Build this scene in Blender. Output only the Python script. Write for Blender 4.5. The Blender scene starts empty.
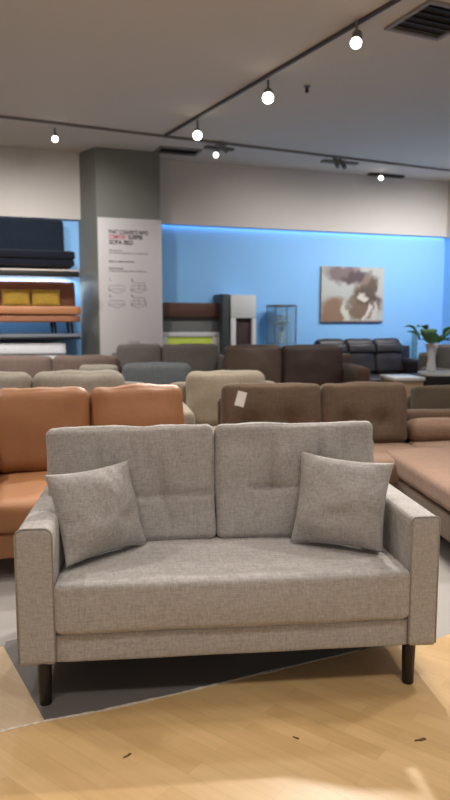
import bpy, bmesh, math, random
from mathutils import Vector, Matrix, noise
random.seed(7)
sc = bpy.context.scene
COL = sc.collection
PI = math.pi
R = math.radians
V = Vector

# ------------------------------------------------------------------ camera
F = 680.0
CAM_H = 1.36
PITCH = math.atan(80.0 / F)
cd = bpy.data.cameras.new('camera')
cam = bpy.data.objects.new('camera', cd)
COL.objects.link(cam)
cam.location = (0, 0, CAM_H)
cam.rotation_euler = (PI / 2 - PITCH, 0, 0)
cd.sensor_fit = 'VERTICAL'
cd.sensor_height = 36
cd.sensor_width = 36
cd.lens = F / 800 * 36
cd.clip_end = 100
cd.dof.use_dof = True
cd.dof.focus_distance = 2.6
cd.dof.aperture_fstop = 2.6
sc.camera = cam


def ray(px, py):
    u = (px - 225) / F
    v = (400 - py) / F
    c, s = math.cos(PITCH), math.sin(PITCH)
    return V((u, c + v * s, -s + v * c))


def at(px, py, Y):
    d = ray(px, py)
    t = Y / d.y
    return V((d.x * t, Y, CAM_H + d.z * t))


def onz(px, py, z):
    d = ray(px, py)
    t = (z - CAM_H) / d.z
    return V((d.x * t, d.y * t, z))


# ------------------------------------------------------------------ materials
def s2l(c):
    return tuple(((x / 255) / 12.92 if x / 255 <= 0.04045 else ((x / 255 + 0.055) / 1.055) ** 2.4) for x in c) + (1,)


def newmat(name):
    m = bpy.data.materials.new(name)
    m.use_nodes = True
    return m, m.node_tree.nodes, m.node_tree.links, m.node_tree.nodes['Principled BSDF']


def plain(name, col, rough=0.6, metal=0.0, var=0.06, scale=6.0, emit=None, strength=0):
    m, n, l, b = newmat(name)
    c = s2l(col)
    tc = n.new('ShaderNodeTexCoord')
    nz = n.new('ShaderNodeTexNoise')
    nz.inputs['Scale'].default_value = scale
    nz.inputs['Detail'].default_value = 4
    l.new(tc.outputs['Object'], nz.inputs['Vector'])
    mx = n.new('ShaderNodeMix')
    mx.data_type = 'RGBA'
    l.new(nz.outputs['Fac'], mx.inputs['Factor'])
    mx.inputs['A'].default_value = tuple(x * (1 - var) for x in c[:3]) + (1,)
    mx.inputs['B'].default_value = tuple(min(1, x * (1 + var)) for x in c[:3]) + (1,)
    l.new(mx.outputs['Result'], b.inputs['Base Color'])
    b.inputs['Roughness'].default_value = rough
    b.inputs['Metallic'].default_value = metal
    if emit:
        b.inputs['Emission Color'].default_value = s2l(emit)
        b.inputs['Emission Strength'].default_value = strength
    return m


def fabric(name, col, var=0.22, fine=1.0, bump=0.25, sheen=0.15):
    """woven melange cloth: streaky threads along two directions"""
    m, n, l, b = newmat(name)
    c = s2l(col)
    tc = n.new('ShaderNodeTexCoord')
    facs = []
    for sc_ in ((13, 60, 170), (170, 60, 16), (60, 20, 60)):
        mp = n.new('ShaderNodeMapping')
        mp.inputs['Scale'].default_value = tuple(x * fine for x in sc_)
        l.new(tc.outputs['Object'], mp.inputs['Vector'])
        nz = n.new('ShaderNodeTexNoise')
        nz.inputs['Scale'].default_value = 1.0
        nz.inputs['Detail'].default_value = 2.5
        nz.inputs['Roughness'].default_value = 0.6
        l.new(mp.outputs['Vector'], nz.inputs['Vector'])
        facs.append(nz.outputs['Fac'])
    a1 = n.new('ShaderNodeMath'); a1.operation = 'ADD'
    l.new(facs[0], a1.inputs[0]); l.new(facs[1], a1.inputs[1])
    a2 = n.new('ShaderNodeMath'); a2.operation = 'ADD'
    l.new(a1.outputs[0], a2.inputs[0]); l.new(facs[2], a2.inputs[1])
    mr = n.new('ShaderNodeMapRange')
    mr.inputs['From Min'].default_value = 1.15
    mr.inputs['From Max'].default_value = 1.85
    l.new(a2.outputs[0], mr.inputs['Value'])
    mx = n.new('ShaderNodeMix'); mx.data_type = 'RGBA'
    l.new(mr.outputs['Result'], mx.inputs['Factor'])
    mx.inputs['A'].default_value = tuple(x * (1 - var) for x in c[:3]) + (1,)
    mx.inputs['B'].default_value = tuple(min(1, x * (1 + var)) for x in c[:3]) + (1,)
    l.new(mx.outputs['Result'], b.inputs['Base Color'])
    b.inputs['Roughness'].default_value = 0.95
    b.inputs['Specular IOR Level'].default_value = 0.15
    b.inputs['Sheen Weight'].default_value = sheen
    bp = n.new('ShaderNodeBump')
    bp.inputs['Strength'].default_value = bump
    bp.inputs['Distance'].default_value = 0.002
    l.new(a2.outputs[0], bp.inputs['Height'])
    l.new(bp.outputs['Normal'], b.inputs['Normal'])
    return m


def leather(name, col, rough=0.42, var=0.12, bump=0.3):
    m, n, l, b = newmat(name)
    c = s2l(col)
    tc = n.new('ShaderNodeTexCoord')
    nz = n.new('ShaderNodeTexNoise')
    nz.inputs['Scale'].default_value = 5
    nz.inputs['Detail'].default_value = 5
    l.new(tc.outputs['Object'], nz.inputs['Vector'])
    mx = n.new('ShaderNodeMix'); mx.data_type = 'RGBA'
    l.new(nz.outputs['Fac'], mx.inputs['Factor'])
    mx.inputs['A'].default_value = tuple(x * (1 - var) for x in c[:3]) + (1,)
    mx.inputs['B'].default_value = tuple(min(1, x * (1 + var)) for x in c[:3]) + (1,)
    l.new(mx.outputs['Result'], b.inputs['Base Color'])
    b.inputs['Roughness'].default_value = rough
    n2 = n.new('ShaderNodeTexNoise')
    n2.inputs['Scale'].default_value = 14
    n2.inputs['Detail'].default_value = 3
    l.new(tc.outputs['Object'], n2.inputs['Vector'])
    bp = n.new('ShaderNodeBump')
    bp.inputs['Strength'].default_value = bump
    bp.inputs['Distance'].default_value = 0.01
    l.new(n2.outputs['Fac'], bp.inputs['Height'])
    l.new(bp.outputs['Normal'], b.inputs['Normal'])
    return m


def wood_floor(name, ca, cb, rot, rough=0.35):
    m, n, l, b = newmat(name)
    tc = n.new('ShaderNodeTexCoord')
    mp = n.new('ShaderNodeMapping')
    mp.inputs['Rotation'].default_value = (0, 0, R(rot))
    l.new(tc.outputs['Object'], mp.inputs['Vector'])
    br = n.new('ShaderNodeTexBrick')
    br.inputs['Scale'].default_value = 1.0
    br.inputs['Brick Width'].default_value = 0.42
    br.inputs['Row Height'].default_value = 0.068
    br.inputs['Mortar Size'].default_value = 0.0008
    br.inputs['Mortar Smooth'].default_value = 0.5
    br.inputs['Bias'].default_value = 0.0
    br.offset = 0.37
    br.inputs['Color1'].default_value = s2l(ca)
    br.inputs['Color2'].default_value = s2l(cb)
    br.inputs['Mortar'].default_value = s2l(tuple(x * 0.86 for x in ca))
    l.new(mp.outputs['Vector'], br.inputs['Vector'])
    m2 = n.new('ShaderNodeMapping')
    m2.inputs['Scale'].default_value = (3, 40, 1)
    l.new(mp.outputs['Vector'], m2.inputs['Vector'])
    nz = n.new('ShaderNodeTexNoise')
    nz.inputs['Scale'].default_value = 1.2
    nz.inputs['Detail'].default_value = 5
    l.new(m2.outputs['Vector'], nz.inputs['Vector'])
    mr = n.new('ShaderNodeMapRange')
    mr.inputs['To Min'].default_value = 0.86
    mr.inputs['To Max'].default_value = 1.12
    l.new(nz.outputs['Fac'], mr.inputs['Value'])
    mx = n.new('ShaderNodeMix'); mx.data_type = 'RGBA'; mx.blend_type = 'MULTIPLY'
    mx.inputs['Factor'].default_value = 1
    l.new(br.outputs['Color'], mx.inputs['A'])
    l.new(mr.outputs['Result'], mx.inputs['B'])
    l.new(mx.outputs['Result'], b.inputs['Base Color'])
    b.inputs['Roughness'].default_value = rough
    return m


def wood(name, ca, cb, rough=0.45, sc_=(2, 20, 30)):
    m, n, l, b = newmat(name)
    tc = n.new('ShaderNodeTexCoord')
    mp = n.new('ShaderNodeMapping')
    mp.inputs['Scale'].default_value = sc_
    l.new(tc.outputs['Object'], mp.inputs['Vector'])
    nz = n.new('ShaderNodeTexNoise')
    nz.inputs['Scale'].default_value = 1
    nz.inputs['Detail'].default_value = 4
    l.new(mp.outputs['Vector'], nz.inputs['Vector'])
    mx = n.new('ShaderNodeMix'); mx.data_type = 'RGBA'
    l.new(nz.outputs['Fac'], mx.inputs['Factor'])
    mx.inputs['A'].default_value = s2l(ca)
    mx.inputs['B'].default_value = s2l(cb)
    l.new(mx.outputs['Result'], b.inputs['Base Color'])
    b.inputs['Roughness'].default_value = rough
    return m


def glass(name, col=(235, 245, 248), rough=0.02, alpha_mix=0.9):
    m, n, l, b = newmat(name)
    b.inputs['Base Color'].default_value = s2l(col)
    b.inputs['Roughness'].default_value = rough
    tr = n.new('ShaderNodeBsdfTransparent')
    tr.inputs['Color'].default_value = s2l(col)
    mx = n.new('ShaderNodeMixShader')
    mx.inputs[0].default_value = alpha_mix
    l.new(b.outputs[0], mx.inputs[1])
    l.new(tr.outputs[0], mx.inputs[2])
    l.new(mx.outputs[0], n['Material Output'].inputs['Surface'])
    return m


def lamp_mat(name, col, strength):
    return plain(name, col, 0.4, emit=col, strength=strength)


M = {}
M['grey_fab'] = fabric('grey_melange_fabric', (174, 169, 165), 0.2, 1.5, 0.25)
M['grey_pipe'] = fabric('grey_piping_fabric', (160, 155, 151), 0.15)
M['grey_pil'] = fabric('grey_pillow_fabric', (168, 163, 159), 0.2, 1.5, 0.25)
M['black_leg'] = plain('black_lacquer', (22, 18, 17), 0.35)
M['tan'] = leather('tan_leather', (164, 114, 76), 0.48)
M['brown_fab'] = fabric('brown_fabric', (106, 88, 73), 0.14, 0.7, 0.15)
M['brown_lit'] = fabric('lit_brown_fabric', (146, 118, 100), 0.12, 0.7, 0.15)  # same brown cloth, lightened: light on the seats put into the colour
M['beige_fab'] = fabric('beige_fabric', (164, 156, 145), 0.12, 0.6, 0.15)
M['beige2'] = fabric('sand_fabric', (170, 159, 142), 0.1, 0.6, 0.12)
M['slate'] = fabric('slate_fabric', (104, 110, 113), 0.12, 0.6, 0.1)
M['darkgrey'] = fabric('dark_grey_fabric', (106, 100, 96), 0.12, 0.6, 0.1)
M['taupe'] = fabric('taupe_fabric', (110, 94, 86), 0.12, 0.6, 0.1)
M['dkbrown'] = fabric('dark_brown_fabric', (86, 66, 56), 0.12, 0.6, 0.1)
M['choc'] = leather('chocolate_leather', (66, 46, 42), 0.5)
M['umber'] = leather('umber_leather', (92, 74, 62), 0.45)
M['blk_leather'] = leather('black_leather', (44, 40, 42), 0.42)
M['blk_fab'] = fabric('navy_black_fabric', (30, 38, 50), 0.15, 0.5, 0.1)
M['blk_fab2'] = fabric('ink_black_fabric', (22, 25, 34), 0.15, 0.5, 0.1)
M['rust'] = leather('rust_leather', (158, 104, 76), 0.5)
M['rust2'] = leather('orange_tan_leather', (176, 118, 78), 0.5)
M['yellow'] = fabric('yellow_fabric', (232, 200, 92), 0.12, 0.6, 0.1)
M['white_fab'] = fabric('white_fabric', (226, 226, 230), 0.06, 0.6, 0.1)
M['taupe_low'] = fabric('olive_taupe_fabric', (96, 84, 70), 0.1, 0.6, 0.1)
M['white'] = plain('white_paint', (222, 222, 222), 0.5)
M['poster'] = plain('poster_board', (206, 200, 199), 0.5, var=0.02)
M['ink'] = plain('dark_ink', (70, 62, 64), 0.7)
M['ink_l'] = plain('pale_ink', (150, 145, 146), 0.7)
M['ink_red'] = plain('red_ink', (196, 74, 80), 0.7)
M['column'] = plain('column_grey_paint', (126, 126, 119), 0.6, var=0.03, scale=2)
M['ceil'] = plain('ceiling_paint', (222, 213, 201), 0.85, var=0.02, scale=1)
M['wallw'] = plain('upper_wall_white', (214, 206, 198), 0.75, var=0.02, scale=1)
M['blue'] = plain('blue_wall_paint', (142, 200, 254), 0.7, var=0.02, scale=1)
M['concrete'] = plain('pale_grey_floor', (154, 149, 144), 0.45, var=0.06, scale=3)
M['vinyl'] = plain('grey_vinyl', (108, 104, 102), 0.5, var=0.08, scale=5)
M['woodf'] = wood_floor('blond_wood_strips', (206, 172, 122), (194, 158, 108), 38)
M['woodp'] = wood_floor('pale_wood_strips', (208, 186, 156), (192, 166, 134), 38)
M['tape'] = plain('frayed_white_tape', (206, 196, 180), 0.7, var=0.5, scale=60)
M['rail'] = plain('dark_track_metal', (88, 84, 82), 0.5, metal=0.3)
M['railw'] = plain('grey_track_metal', (130, 124, 120), 0.5)
M['head'] = plain('lamp_housing', (120, 116, 112), 0.45)
M['lens'] = lamp_mat('lamp_lens', (255, 244, 226), 14)
M['lens_dim'] = lamp_mat('small_lamp_lens', (255, 246, 232), 5)
M['vent'] = plain('vent_dark', (44, 38, 34), 0.7)
M['ventf'] = plain('vent_frame', (150, 143, 137), 0.6)
M['walnut'] = wood('walnut_veneer', (104, 72, 62), (82, 54, 46))
M['charcoal'] = plain('charcoal_panel', (62, 66, 70), 0.55)
M['dgreen'] = plain('grey_green_panel', (112, 114, 110), 0.6)
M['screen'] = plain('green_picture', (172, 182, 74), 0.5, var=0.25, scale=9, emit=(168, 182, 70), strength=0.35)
M['steel'] = plain('brushed_steel', (150, 152, 156), 0.3, metal=0.8)
M['glass'] = glass('clear_glass')
M['teal'] = glass('teal_glass', (214, 230, 230), 0.1, 0.88)
M['leaf'] = plain('leaf_green', (84, 130, 78), 0.5, var=0.35, scale=20)
M['stem'] = plain('stem_green', (80, 110, 60), 0.6)
M['petal'] = plain('white_petal', (240, 238, 232), 0.6)
M['tagw'] = plain('white_card', (236, 234, 228), 0.6)
M['tabletop'] = plain('white_table_top', (220, 218, 214), 0.25)
M['oak'] = wood('oak_veneer', (190, 160, 134), (172, 140, 114))
M['shelf_edge'] = plain('shelf_metal', (116, 122, 130), 0.5)
M['shelf_pale'] = plain('pale_shelf_board', (196, 182, 172), 0.5)
M['shelf_dark'] = plain('dark_shelf_board', (20, 18, 18), 0.5)
M['scrap'] = plain('brown_scrap', (104, 72, 44), 0.7)
M['canvas_edge'] = plain('canvas_edge', (150, 118, 96), 0.7)


def art_mat():
    m, n, l, b = newmat('abstract_canvas')
    tc = n.new('ShaderNodeTexCoord')
    nz = n.new('ShaderNodeTexNoise')
    nz.inputs['Scale'].default_value = 6
    nz.inputs['Detail'].default_value = 7
    l.new(tc.outputs['Object'], nz.inputs['Vector'])
    vm = n.new('ShaderNodeVectorMath'); vm.operation = 'MULTIPLY_ADD'
    vm.inputs[1].default_value = (0.28, 0.28, 0.28)
    l.new(nz.outputs['Color'], vm.inputs[0])
    l.new(tc.outputs['Object'], vm.inputs[2])
    cur = None

    def blob(cx, cz, rx, rz, rot, col, soft=0.25):
        nonlocal cur
        mp = n.new('ShaderNodeMapping')
        mp.vector_type = 'TEXTURE'
        mp.inputs['Location'].default_value = (cx + 0.14, 0.14, cz + 0.14)
        mp.inputs['Rotation'].default_value = (0, R(rot), 0)
        mp.inputs['Scale'].default_value = (rx * 1.25, 5, rz * 1.25)
        l.new(vm.outputs[0], mp.inputs['Vector'])
        ln = n.new('ShaderNodeVectorMath'); ln.operation = 'LENGTH'
        l.new(mp.outputs['Vector'], ln.inputs[0])
        mr = n.new('ShaderNodeMapRange')
        mr.inputs['From Min'].default_value = 1.0 - soft
        mr.inputs['From Max'].default_value = 1.0 + soft
        mr.inputs['To Min'].default_value = 1
        mr.inputs['To Max'].default_value = 0
        l.new(ln.outputs['Value'], mr.inputs['Value'])
        mx = n.new('ShaderNodeMix'); mx.data_type = 'RGBA'
        l.new(mr.outputs['Result'], mx.inputs['Factor'])
        if cur is None:
            mx.inputs['A'].default_value = s2l((188, 190, 184))
        else:
            l.new(cur, mx.inputs['A'])
        mx.inputs['B'].default_value = s2l(col)
        cur = mx.outputs['Result']
    # x across -.5...5, z up 0..0.9
    blob(-0.10, 0.76, 0.34, 0.11, 6, (128, 112, 112))
    blob(0.02, 0.72, 0.18, 0.07, -20, (96, 82, 84))
    blob(-0.36, 0.14, 0.20, 0.22, 0, (146, 116, 94))
    blob(0.10, 0.40, 0.10, 0.34, 28, (140, 122, 108))
    blob(0.22, 0.22, 0.26, 0.15, -15, (126, 104, 84))
    blob(0.36, 0.55, 0.08, 0.16, 10, (104, 90, 76))
    blob(0.28, 0.40, 0.20, 0.12, 20, (96, 82, 70))
    blob(0.20, 0.40, 0.08, 0.05, 0, (214, 206, 194))
    blob(0.26, 0.10, 0.03, 0.18, 20, (216, 206, 196))
    blob(0.40, 0.14, 0.04, 0.16, 5, (206, 194, 190))
    blob(-0.14, 0.12, 0.05, 0.16, -10, (204, 204, 188))
    l.new(cur, b.inputs['Base Color'])
    b.inputs['Roughness'].default_value = 0.7
    return m


M['art'] = art_mat()


# ------------------------------------------------------------------ mesh helpers
def link(name, bm, mat, parent=None, smooth=True):
    me = bpy.data.meshes.new(name)
    bmesh.ops.recalc_face_normals(bm, faces=bm.faces)
    bm.to_mesh(me)
    bm.free()
    o = bpy.data.objects.new(name, me)
    COL.objects.link(o)
    me.materials.append(mat)
    if smooth:
        for p in me.polygons:
            p.use_smooth = True
    if parent:
        o.parent = parent
    return o


def flat(o, ang=35):
    me = o.data
    try:
        me.set_sharp_from_angle(angle=R(ang))
    except Exception:
        pass
    return o


def tag(o, label, cat, group=None):
    o['label'] = label
    o['category'] = cat
    if group:
        o['group'] = group
    return o


def struct(o):
    o['kind'] = 'structure'
    return o


def thing(name, label, cat, loc=(0, 0, 0), rz=0, group=None):
    o = bpy.data.objects.new(name, None)
    o.empty_display_size = 0.1
    COL.objects.link(o)
    o.location = loc
    o.rotation_euler = (0, 0, rz)
    return tag(o, label, cat, group)


def box(bm, x0, x1, y0, y1, z0, z1, bev=0.0, seg=2):
    r = bmesh.ops.create_cube(bm, size=1)
    vs = r['verts']
    for v in vs:
        v.co = V(((x0 + x1) / 2 + v.co.x * (x1 - x0), (y0 + y1) / 2 + v.co.y * (y1 - y0), (z0 + z1) / 2 + v.co.z * (z1 - z0)))
    if bev > 0:
        es = set()
        for v in vs:
            es.update(v.link_edges)
        bmesh.ops.bevel(bm, geom=list(es), offset=bev, segments=seg, profile=0.5, affect='EDGES')
    return bm


def nb():
    return bmesh.new()


def boxo(name, dims, mat, parent=None, bev=0.004, seg=2):
    bm = nb()
    box(bm, *dims, bev=bev, seg=seg)
    return flat(link(name, bm, mat, parent), 40)


def cyl(bm, p0, p1, r0, r1=None, n=16, caps=True):
    r1 = r0 if r1 is None else r1
    p0, p1 = V(p0), V(p1)
    d = p1 - p0
    q = d.to_track_quat('Z', 'Y').to_matrix().to_4x4()
    mt = Matrix.Translation((p0 + p1) / 2) @ q
    bmesh.ops.create_cone(bm, cap_ends=caps, segments=n, radius1=r0, radius2=r1, depth=d.length, matrix=mt)


def cylo(name, p0, p1, r0, r1, mat, parent=None, n=20):
    bm = nb()
    cyl(bm, p0, p1, r0, r1, n)
    return flat(link(name, bm, mat, parent), 40)


def tube(bm, pts, r, n=8, closed=False):
    rings = []
    N = len(pts)
    for i in range(N):
        a = pts[(i - 1) % N] if (closed or i > 0) else pts[i]
        c = pts[(i + 1) % N] if (closed or i < N - 1) else pts[i]
        t = (V(c) - V(a)).normalized()
        q = t.to_track_quat('Z', 'Y')
        rr = r[i] if isinstance(r, (list, tuple)) else r
        rings.append([bm.verts.new(V(pts[i]) + q @ V((math.cos(2 * PI * k / n) * rr, math.sin(2 * PI * k / n) * rr, 0))) for k in range(n)])
    for i in range(N if closed else N - 1):
        A, B = rings[i], rings[(i + 1) % N]
        # find best rotation match
        off = min(range(n), key=lambda o: sum((A[k].co - B[(k + o) % n].co).length for k in range(0, n, 2)))
        for k in range(n):
            bm.faces.new((A[k], A[(k + 1) % n], B[(k + 1 + off) % n], B[(k + off) % n]))
    if not closed:
        bm.faces.new(rings[0][::-1])
        bm.faces.new(rings[-1])
    return bm


def cushion(sx, sy, sz, r=0.05, crown=(0, 0, 0), n=16, dents=(), grooves=(), wr=0.004, wf=5.0, seed=0,
            fine=0.0, warp=None, mtx=None):
    """soft upholstered block centred on the origin; dents: (axis, sign, a, b, depth, radius)
    grooves: (axis, sign, line axis index 0/1, pos, lo, hi, depth, width)"""
    bm = nb()
    bmesh.ops.create_cube(bm, size=2)
    bmesh.ops.subdivide_edges(bm, edges=bm.edges[:], cuts=n, use_grid_fill=True)
    h = V((sx / 2, sy / 2, sz / 2))
    rr = [min(r, h[i] * 0.98) for i in range(3)]
    so = V((seed * 3.1, seed * 1.7, seed * 5.3))
    for v in bm.verts:
        u = V([math.sin(max(-1, min(1, c)) * PI / 2) * 0.55 + c * 0.45 for c in v.co])
        p = V((u.x * h.x, u.y * h.y, u.z * h.z))
        q = V([max(-(h[i] - rr[i]), min(h[i] - rr[i], p[i])) for i in range(3)])
        d = V([(p[i] - q[i]) / rr[i] for i in range(3)])
        if d.length > 1e-6:
            d.normalize()
        p = q + V([d[i] * rr[i] for i in range(3)])
        a, b, c = u.x ** 2, u.y ** 2, u.z ** 2
        p.x += crown[0] * u.x * (1 - b) * (1 - c)
        p.y += crown[1] * u.y * (1 - a) * (1 - c)
        p.z += crown[2] * u.z * (1 - a) * (1 - b)
        for (ax, sg, da, db, dep, rad) in dents:
            if d[ax] * sg > 0.5:
                o = [i for i in range(3) if i != ax]
                e = ((p[o[0]] - da) ** 2 + (p[o[1]] - db) ** 2) / rad ** 2
                p[ax] -= sg * dep * (0.6 * math.exp(-e) + 0.4 * math.exp(-e * 8))
        for (ax, sg, li, pos, lo, hi, dep, wd) in grooves:
            if d[ax] * sg > 0.3:
                o = [i for i in range(3) if i != ax]
                along, across = p[o[li]], p[o[1 - li]]
                if lo - 0.06 < along < hi + 0.07:
                    f = min(1, max(0, (along - lo + 0.06) / 0.08)) * min(1, max(0, (hi + 0.07 - along) / 0.12))
                    p[ax] -= sg * dep * 1.35 * f * math.exp(-((across - pos) / wd) ** 2)
        v.co = p
    bm.normal_update()
    for v in bm.verts:
        w = noise.noise(v.co * wf + so) * wr
        if fine:
            w += noise.noise(V((v.co.x * 26, v.co.y * 26, v.co.z * 5)) + so) * fine
        v.co = v.co + v.normal * w
    if warp:
        for v in bm.verts:
            v.co = warp(v.co)
    if mtx:
        bm.transform(mtx)
    return bm


def T(x, y, z, rx=0, ry=0, rz=0):
    from mathutils import Euler
    return Matrix.Translation((x, y, z)) @ Euler((rx, ry, rz)).to_matrix().to_4x4()


def pillow_bm(bl, br, tr, tl, thick, n=26, seed=0, wr=0.008, pinch=0.06):
    """knife-edge throw pillow between four corner points"""
    bl, br, tr, tl = V(bl), V(br), V(tr), V(tl)
    nrm = ((br - bl).cross(tl - bl)).normalized()
    so = V((seed * 2.3, seed * 4.1, seed))
    bm = nb()
    grids = []
    for side in (1, -1):
        g = []
        for i in range(n + 1):
            row = []
            for j in range(n + 1):
                u, v = -1 + 2 * i / n, -1 + 2 * j / n
                uu = u * (1 - pinch * (1 - v * v) * abs(u) ** 1.5)
                vv = v * (1 - pinch * (1 - u * u) * abs(v) ** 1.5)
                s, t = (uu + 1) / 2, (vv + 1) / 2
                p = bl * (1 - s) * (1 - t) + br * s * (1 - t) + tr * s * t + tl * (1 - s) * t
                hgt = ((1 - u * u) * (1 - v * v)) ** 0.5 * 0.75 + ((1 - u ** 4) * (1 - v ** 4)) * 0.25
                if hgt < 0:
                    hgt = 0
                edge = abs(u) == 1 or abs(v) == 1 or i in (0, n) or j in (0, n)
                w = 0 if edge else (noise.noise(p * 9 + so) * wr + noise.noise(p * 22 + so) * wr * 0.35) * min(1, hgt * 3)
                p = p + nrm * side * (hgt * thick / 2 + w)
                row.append(p)
            g.append(row)
        grids.append(g)
    idx = {}
    for si in (0, 1):
        for i in range(n + 1):
            for j in range(n + 1):
                e = i in (0, n) or j in (0, n)
                key = (0 if e else si, i, j)
                if key not in idx:
                    idx[key] = bm.verts.new(grids[si][i][j])

    def gv(si, i, j):
        e = i in (0, n) or j in (0, n)
        return idx[(0 if e else si, i, j)]
    for si in (0, 1):
        for i in range(n):
            for j in range(n):
                f = [gv(si, i, j), gv(si, i + 1, j), gv(si, i + 1, j + 1), gv(si, i, j + 1)]
                try:
                    bm.faces.new(f if si == 0 else f[::-1])
                except ValueError:
                    pass
    edge = [grids[0][i][0] for i in range(n)] + [grids[0][n][j] for j in range(n)] + \
           [grids[0][n - i][n] for i in range(n)] + [grids[0][0][n - j] for j in range(n)]
    return bm, edge


def copy_tree(o, parent=None):
    c = o.copy()
    COL.objects.link(c)
    c.parent = parent
    for ch in list(o.children):
        copy_tree(ch, c)
    return c


# ------------------------------------------------------------------ room
YW = R(19)                       # the store walls are turned 19 degrees
wx, wy = V((math.cos(YW), math.sin(YW), 0)), V((-math.sin(YW), math.cos(YW), 0))   # along / into the wall
W0 = V((0, 10.6, 0))             # a point on the back wall
CEIL = 3.68
ZB = at(162, 224, 10.27).z       # top of the blue paint


def wall_hit(px, py):
    d = ray(px, py)
    o = V((0, 0, CAM_H))
    t = (W0 - o).dot(wy) / d.dot(wy)
    return o + d * t


def wl(p):                       # world -> (along, out) wall coordinates
    q = V(p) - W0
    return q.dot(wx), q.dot(wy)


xr = wl(wall_hit(443, 300))[0]
xl = -7.5


def wall_part(name, x0, x1, y0, y1, z0, z1, mat):
    bm = nb()
    box(bm, x0, x1, y0, y1, z0, z1)
    o = link(name, bm, mat, None, False)
    o.location = W0
    o.rotation_euler = (0, 0, YW)
    return struct(o)


wall_part('wall_back', xl, xr + 0.15, 0, 0.15, 0, ZB, M['blue'])
wall_part('wall_back_upper', xl, xr + 0.15, -0.06, 0.15, ZB, CEIL, M['wallw'])
wall_part('wall_right', xr, xr + 0.15, -14, 0, 0, ZB - 0.02, M['blue'])
wall_part('wall_right_upper', xr - 0.02, xr + 0.15, -14, -0.02, ZB - 0.02, CEIL, M['wallw'])
wall_part('wall_left', xl - 0.15, xl, -14, 0.15, 0, CEIL, M['wallw'])
bm = nb(); box(bm, xl - 0.2, xr + 0.2, -14, 0.2, CEIL, CEIL + 0.12)
o = link('ceiling', bm, M['ceil'], None, False); o.location = W0; o.rotation_euler = (0, 0, YW); struct(o)
bm = nb(); box(bm, xl - 0.2, xr + 0.2, -14, 0.2, -0.1, 0)
o = link('floor', bm, M['concrete'], None, False); o.location = W0; o.rotation_euler = (0, 0, YW); struct(o)

# column (engaged with the wall)
cf = onz(95, 147, CEIL)
cx0, cy0 = wl(cf)
cdir = ray(160, 190)
cfp = V((0, 0, CAM_H)) + cdir * ((W0 + wy * cy0 - V((0, 0, CAM_H))).dot(wy) / cdir.dot(wy))
cx1 = wl(cfp)[0]
cb0 = wl(wall_hit(77, 163))[0]
bm = nb()
ring = [(cx0, cy0), (cx1, cy0), (cx1, 0), (cb0, 0)]
lo = [bm.verts.new((x, y, 0)) for x, y in ring]
hi = [bm.verts.new((x, y, CEIL)) for x, y in ring]
bm.faces.new(lo[::-1]); bm.faces.new(hi)
for i in range(4):
    bm.faces.new((lo[i], lo[(i + 1) % 4], hi[(i + 1) % 4], hi[i]))
o = link('trim_column', bm, M['column'], None, False); o.location = W0; o.rotation_euler = (0, 0, YW); struct(o)


# floor finishes
def slab(name, pts, z0, z1, mat):
    bm = nb()
    lo = [bm.verts.new((p[0], p[1], z0)) for p in pts]
    hi = [bm.verts.new((p[0], p[1], z1)) for p in pts]
    n = len(pts)
    bm.faces.new(lo[::-1]); bm.faces.new(hi)
    for i in range(n):
        bm.faces.new((lo[i], lo[(i + 1) % n], hi[(i + 1) % n], hi[i]))
    return struct(link(name, bm, mat, None, False))


g = lambda x, y: onz(x, y, 0)
A, B, Cc, D = g(-60, 746), g(45, 722), g(100, 712), g(360, 651)
E = g(436, 640); G_ = g(470, 627)
dirE = (G_ - E).normalized()
far = E + dirE * 3
slab('floor.001', [(-4, -1.5), (4, -1.5), far, E, D, Cc, B, A, (-4, A.y - 0.2)], 0, 0.003, M['woodf'])
Bl = g(4, 648)
back = Bl + (Bl - B).normalized() * 0.6
slab('floor.002', [A, B, Bl, g(-40, 640), (-1.9, A.y + 0.1)], 0, 0.003, M['woodp'])
slab('floor.003', [B, Cc, D, g(372, 646), g(330, 610), g(150, 612), g(6, 642), Bl], 0, 0.0025, M['vinyl'])

# frayed tape along the seam of the wood floor
bm = nb()
pts = [A, B, Cc, g(180, 694), g(250, 677), D]
L = []
for i in range(len(pts) - 1):
    for k in range(14):
        L.append(pts[i].lerp(pts[i + 1], k / 14))
L.append(pts[-1])
prev = None
for i, p in enumerate(L):
    w = 0.0035 + 0.005 * random.random()
    d = (L[min(i + 1, len(L) - 1)] - L[max(i - 1, 0)]).normalized()
    nn = V((-d.y, d.x, 0))
    a, b = bm.verts.new(p + nn * w + V((0, 0, 0.0045))), bm.verts.new(p - nn * w * random.uniform(0.5, 1.2) + V((0, 0, 0.0045)))
    a2, b2 = bm.verts.new(a.co - V((0, 0, 0.0014))), bm.verts.new(b.co - V((0, 0, 0.0014)))
    if prev:
        for q in range(4):
            bm.faces.new((prev[q], prev[(q + 1) % 4], (a, b, b2, a2)[(q + 1) % 4], (a, b, b2, a2)[q]))
    prev = (a, b, b2, a2)
tag(link('floor_tape', bm, M['tape'], None, False), 'frayed whitish tape strip along the edge of the blond wood floor under the grey loveseat', 'tape')

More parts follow.
